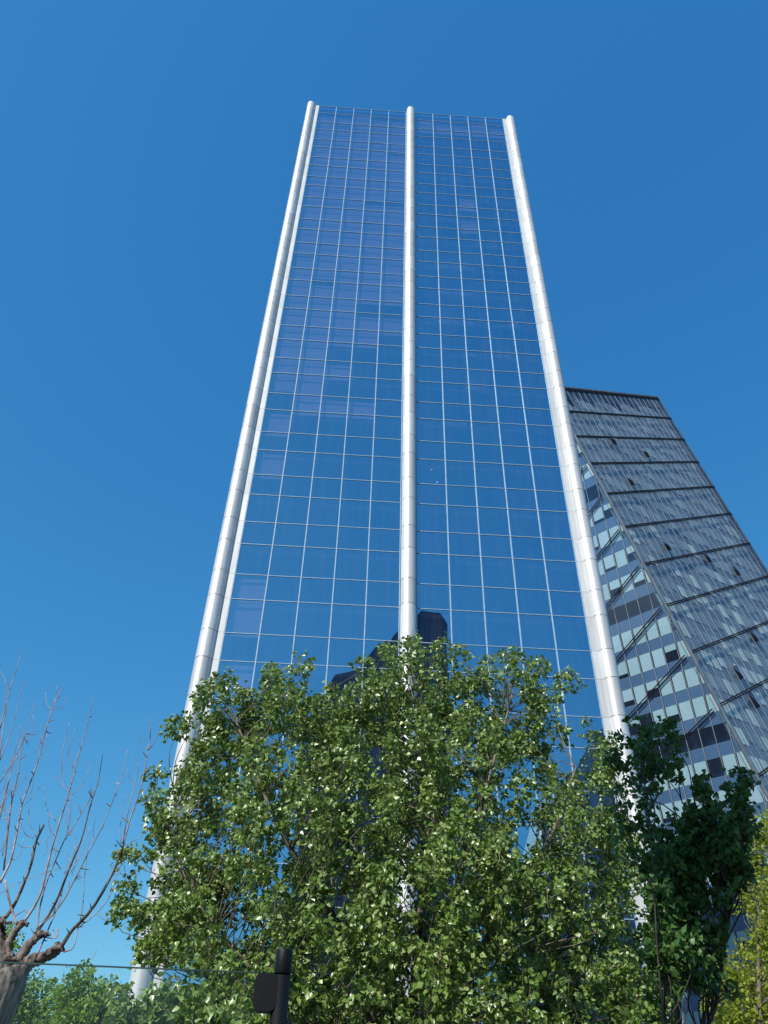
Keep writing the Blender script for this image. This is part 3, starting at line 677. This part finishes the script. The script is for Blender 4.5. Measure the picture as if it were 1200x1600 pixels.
shoots = [([(0, 1010), (40, 930), (60, 850), (85, 720), (100, 660), (150, 530), (190, 380), (215, 295), (238, 240), (265, 195)], 11, 3),
 ([(215, 292), (196, 265), (190, 220)], 3, 2), ([(222, 280), (236, 240), (236, 195)], 3, 2), ([(218, 290), (258, 278), (280, 240)], 3, 2),
 ([(20, 1160), (60, 1100), (100, 1010), (130, 930), (150, 840), (182, 770)], 16, 9),
 ([(75, 1200), (130, 1130), (170, 1050), (195, 950), (230, 820), (270, 690), (300, 590), (330, 480), (360, 370), (388, 237)], 13, 2.4),
 ([(155, 1205), (165, 1120), (190, 1020), (240, 900), (270, 830), (310, 770), (360, 690), (410, 600)], 7, 3), ([(275, 830), (290, 740), (292, 650), (262, 600), (256, 520), (268, 430), (288, 345)], 5, 2.2),
 ([(95, 1310), (160, 1210), (230, 1100), (290, 950), (340, 830), (380, 680), (408, 590), (428, 475)], 15, 2.6),
 ([(150, 1205), (240, 1120), (310, 1000), (370, 880), (420, 790), (470, 670), (510, 560), (530, 455)], 7, 2.4),
 ([(255, 1278), (300, 1210), (360, 1150), (410, 1080), (460, 990), (500, 900), (515, 850)], 17, 9),
 ([(515, 850), (545, 740), (580, 640), (603, 540), (617, 460), (625, 400), (622, 330)], 7, 2.4), ([(617, 460), (590, 430), (578, 380)], 3, 2), ([(617, 458), (652, 415), (668, 345)], 3, 2),
 ([(512, 850), (532, 720), (560, 610), (577, 530), (558, 480)], 5, 2.2), ([(560, 612), (540, 575), (528, 535)], 2.6, 2), ([(505, 850), (500, 790), (508, 720), (525, 640)], 4, 2),
 ([(265, 1300), (305, 1280), (325, 1200), (345, 1100), (352, 1000), (365, 880), (372, 780)], 6, 2), ([(330, 1195), (400, 1140), (450, 1080), (480, 1000), (500, 930)], 5, 2.2),
 ([(150, 1320), (190, 1230), (245, 1100), (262, 1040)], 8, 4), ([(0, 370), (40, 210), (70, 120), (92, 45)], 6, 2.2), ([(40, 205), (20, 160), (0, 130)], 3, 2),
 ([(0, 500), (50, 370), (80, 250), (102, 165)], 5, 2.2), ([(15, 960), (45, 700), (75, 560), (95, 420), (120, 380)], 8, 2.4), ([(20, 1000), (40, 1090), (72, 1195)], 9, 9),
 ([(-20, 620), (60, 500), (110, 360), (150, 250)], 5, 2), ([(-20, 1070), (60, 1020), (150, 985), (250, 950)], 3, 2), ([(490, 970), (530, 976), (582, 958)], 3, 2), ([(545, 842), (580, 825), (612, 790)], 3, 2),
 ([(232, 755), (195, 700), (180, 612)], 3.4, 2), ([(226, 815), (205, 775), (206, 722)], 3, 2), ([(142, 826), (105, 808), (85, 750)], 3.4, 2), ([(152, 822), (120, 755), (122, 690)], 3, 2), ([(140, 860), (100, 865), (70, 850)], 3, 2),
 ([(300, 645), (345, 595), (378, 510)], 3.4, 2), ([(305, 530), (284, 480), (312, 368)], 3, 2), ([(295, 620), (300, 560), (325, 470)], 3, 2), ([(290, 815), (275, 760), (280, 700)], 3, 2),
 ([(400, 1135), (430, 1165), (455, 1165)], 3, 2), ([(300, 1010), (320, 1000), (380, 965)], 2.6, 2), ([(390, 850), (388, 790), (400, 720)], 3, 2), ([(-20, 820), (30, 620), (60, 480), (88, 350)], 6, 2.2), ([(0, 700), (40, 640), (110, 570)], 3, 2),
 ([(45, 730), (10, 690), (-20, 660)], 3, 2), ([(100, 690), (150, 640), (170, 600)], 2.6, 2), ([(-10, 560), (10, 400), (30, 250), (20, 170)], 6, 2.2), ([(285, 980), (275, 930), (285, 880)], 2.6, 2), ([(240, 1200), (235, 1240), (190, 1240)], 7, 3), ([(-30, 900), (-5, 760), (20, 640), (70, 480)], 6, 2.4), ([(10, 900), (30, 790), (20, 700), (40, 600)], 4, 2), ([(380, 1480-150), (395, 1310), (405, 1285)], 2.6, 2)]
for _ in range(26):                            # fine side twigs filling the left of the crown
    x0_, y0_ = random.uniform(-30, 330), random.uniform(420, 1000)
    if y0_ < 1000-2.2*(330-x0_) - 260: continue
    q1 = (x0_+random.uniform(10, 45), y0_-random.uniform(60, 130)); shoots.append(([(x0_, y0_), ((x0_+q1[0])/2+random.uniform(6, 16), (y0_+q1[1])/2+14), q1], 2.8, 1.6))
for pts, r0, r1 in shoots:
    m = MB(); dy = random.uniform(-.35, .35) if r0 > 4 else random.uniform(-.2, .2)
    sp = spline([zp(x+random.uniform(-1, 1), y, dy*min(1, max(0, (1250-y)/500))) for x, y in pts], 5); n = len(sp)
    m.tube([q-B0 for q in sp], [zr(r0+(r1-r0)*(i/(n-1))**.8) for i in range(n)], 6, True, .10)
    if r0 > 6:
        for i in range(4, n-2, 2):             # buds and short spurs
            if random.random() < .55:
                d = nrm(rng.normal(size=3)+np.array([0, 0, .8])); L_ = random.uniform(.02, .09); m.tube([sp[i]-B0, sp[i]-B0+d*L_], [.006, .003], 4, False)
    m.build('shoot', M_TWIG if r0 < 14 else M_BARK_BARE, bt)
# lone thin sapling stem seen through the glass
# ------------------------------------------------------------------ glass panel, post and clamp in the foreground
Yp = 3.3
pa, pb = at(-160, 1498, Yp), at(402, 1521, Yp); 
gp = tag(empty('glass_screen', ((pa[0]+pb[0])/2, Yp, 0)), 'clear frameless glass screen panel with a thin green edge, left of the black post', 'glass screen')
ztop_ = (pa[2]+pb[2])/2; c0 = np.array([(pa[0]+pb[0])/2, Yp, 0])
m = MB(); m.quadbox([np.array([pa[0], Yp, .1])-c0, np.array([pb[0], Yp, .1])-c0, np.array([pb[0], Yp+.012, .1])-c0, np.array([pa[0], Yp+.012, .1])-c0],
                    [np.array([pa[0], Yp, pa[2]])-c0, np.array([pb[0], Yp, pb[2]])-c0, np.array([pb[0], Yp+.012, pb[2]])-c0, np.array([pa[0], Yp+.012, pa[2]])-c0])
m.build('pane', M_PANEL, gp)
m = MB(); m.bar(np.array([pa[0], Yp, pa[2]+.003])-c0, np.array([pb[0], Yp, pb[2]+.003])-c0, .004, .0125, np.array([0, 1., 0])); m.build('polished_edge', M_PEDGE, gp)
m = MB(); m.box(pa[0]-c0[0], pb[0]-c0[0], -.03, .045, 0, .1); m.build('floor_rail', M_BLACK, gp)
q = at(445, 1484, Yp); pr_ = .5*26/F*np.dot(q-EYE, FW)
post = tag(empty('fence_post', (q[0], Yp, 0)), 'black round steel post with a rounded clamp, low in front of the big tree', 'post')
m = MB(); zt = q[2]
m.tube([(0, 0, 0), (0, 0, zt-.085)], [pr_, pr_], 24); m.build('shaft', M_BLACK, post)
m = MB(); m.tube([(0, 0, zt-.081), (0, 0, zt-.078), (0, 0, zt-.006), (0, 0, zt), (0, 0, zt+.002)], [pr_*.96, pr_*1.01, pr_*1.01, pr_*.93, pr_*.6], 24); m.build('cap', M_BLACK, post)
m = MB(); m.box(-.006, .006, -.01, .01, 0, .02)
ca, cb = at(399, 1521, Yp), at(429, 1582, Yp); cw = (cb[0]-ca[0]); chh = ca[2]-cb[2]; cx_ = (ca[0]+cb[0])/2-q[0]+.004; cz_ = (ca[2]+cb[2])/2
loop = []
rc = cw*.3
for k_, (sx, sz) in enumerate(((1, 1), (-1, 1), (-1, -1), (1, -1))):
    for j in range(6):
        a = (k_*90 + j*18)*math.pi/180; loop.append((cx_+sx*(cw/2-rc)+math.cos(a)*rc, cz_+sz*(chh/2-rc)+math.sin(a)*rc))
m = MB(); m.quadbox([(x, -.03, z_) for x, z_ in loop], [(x, .045, z_) for x, z_ in loop]); m.build('clamp', M_BLACK, post)
m = MB(); m.tube([(cx_, 0, cz_+.01), (0, 0, cz_+.01)], [.012, .012], 10); m.build('clamp_arm', M_BLACK, post)
for px_, py_, r in ((674, 734, .055), (702, 735, .055), (736, 737, .055), (683, 754, .055)): lampdisc(px_, py_, r)
print('panes', n_ind, gcnt, panes_l)
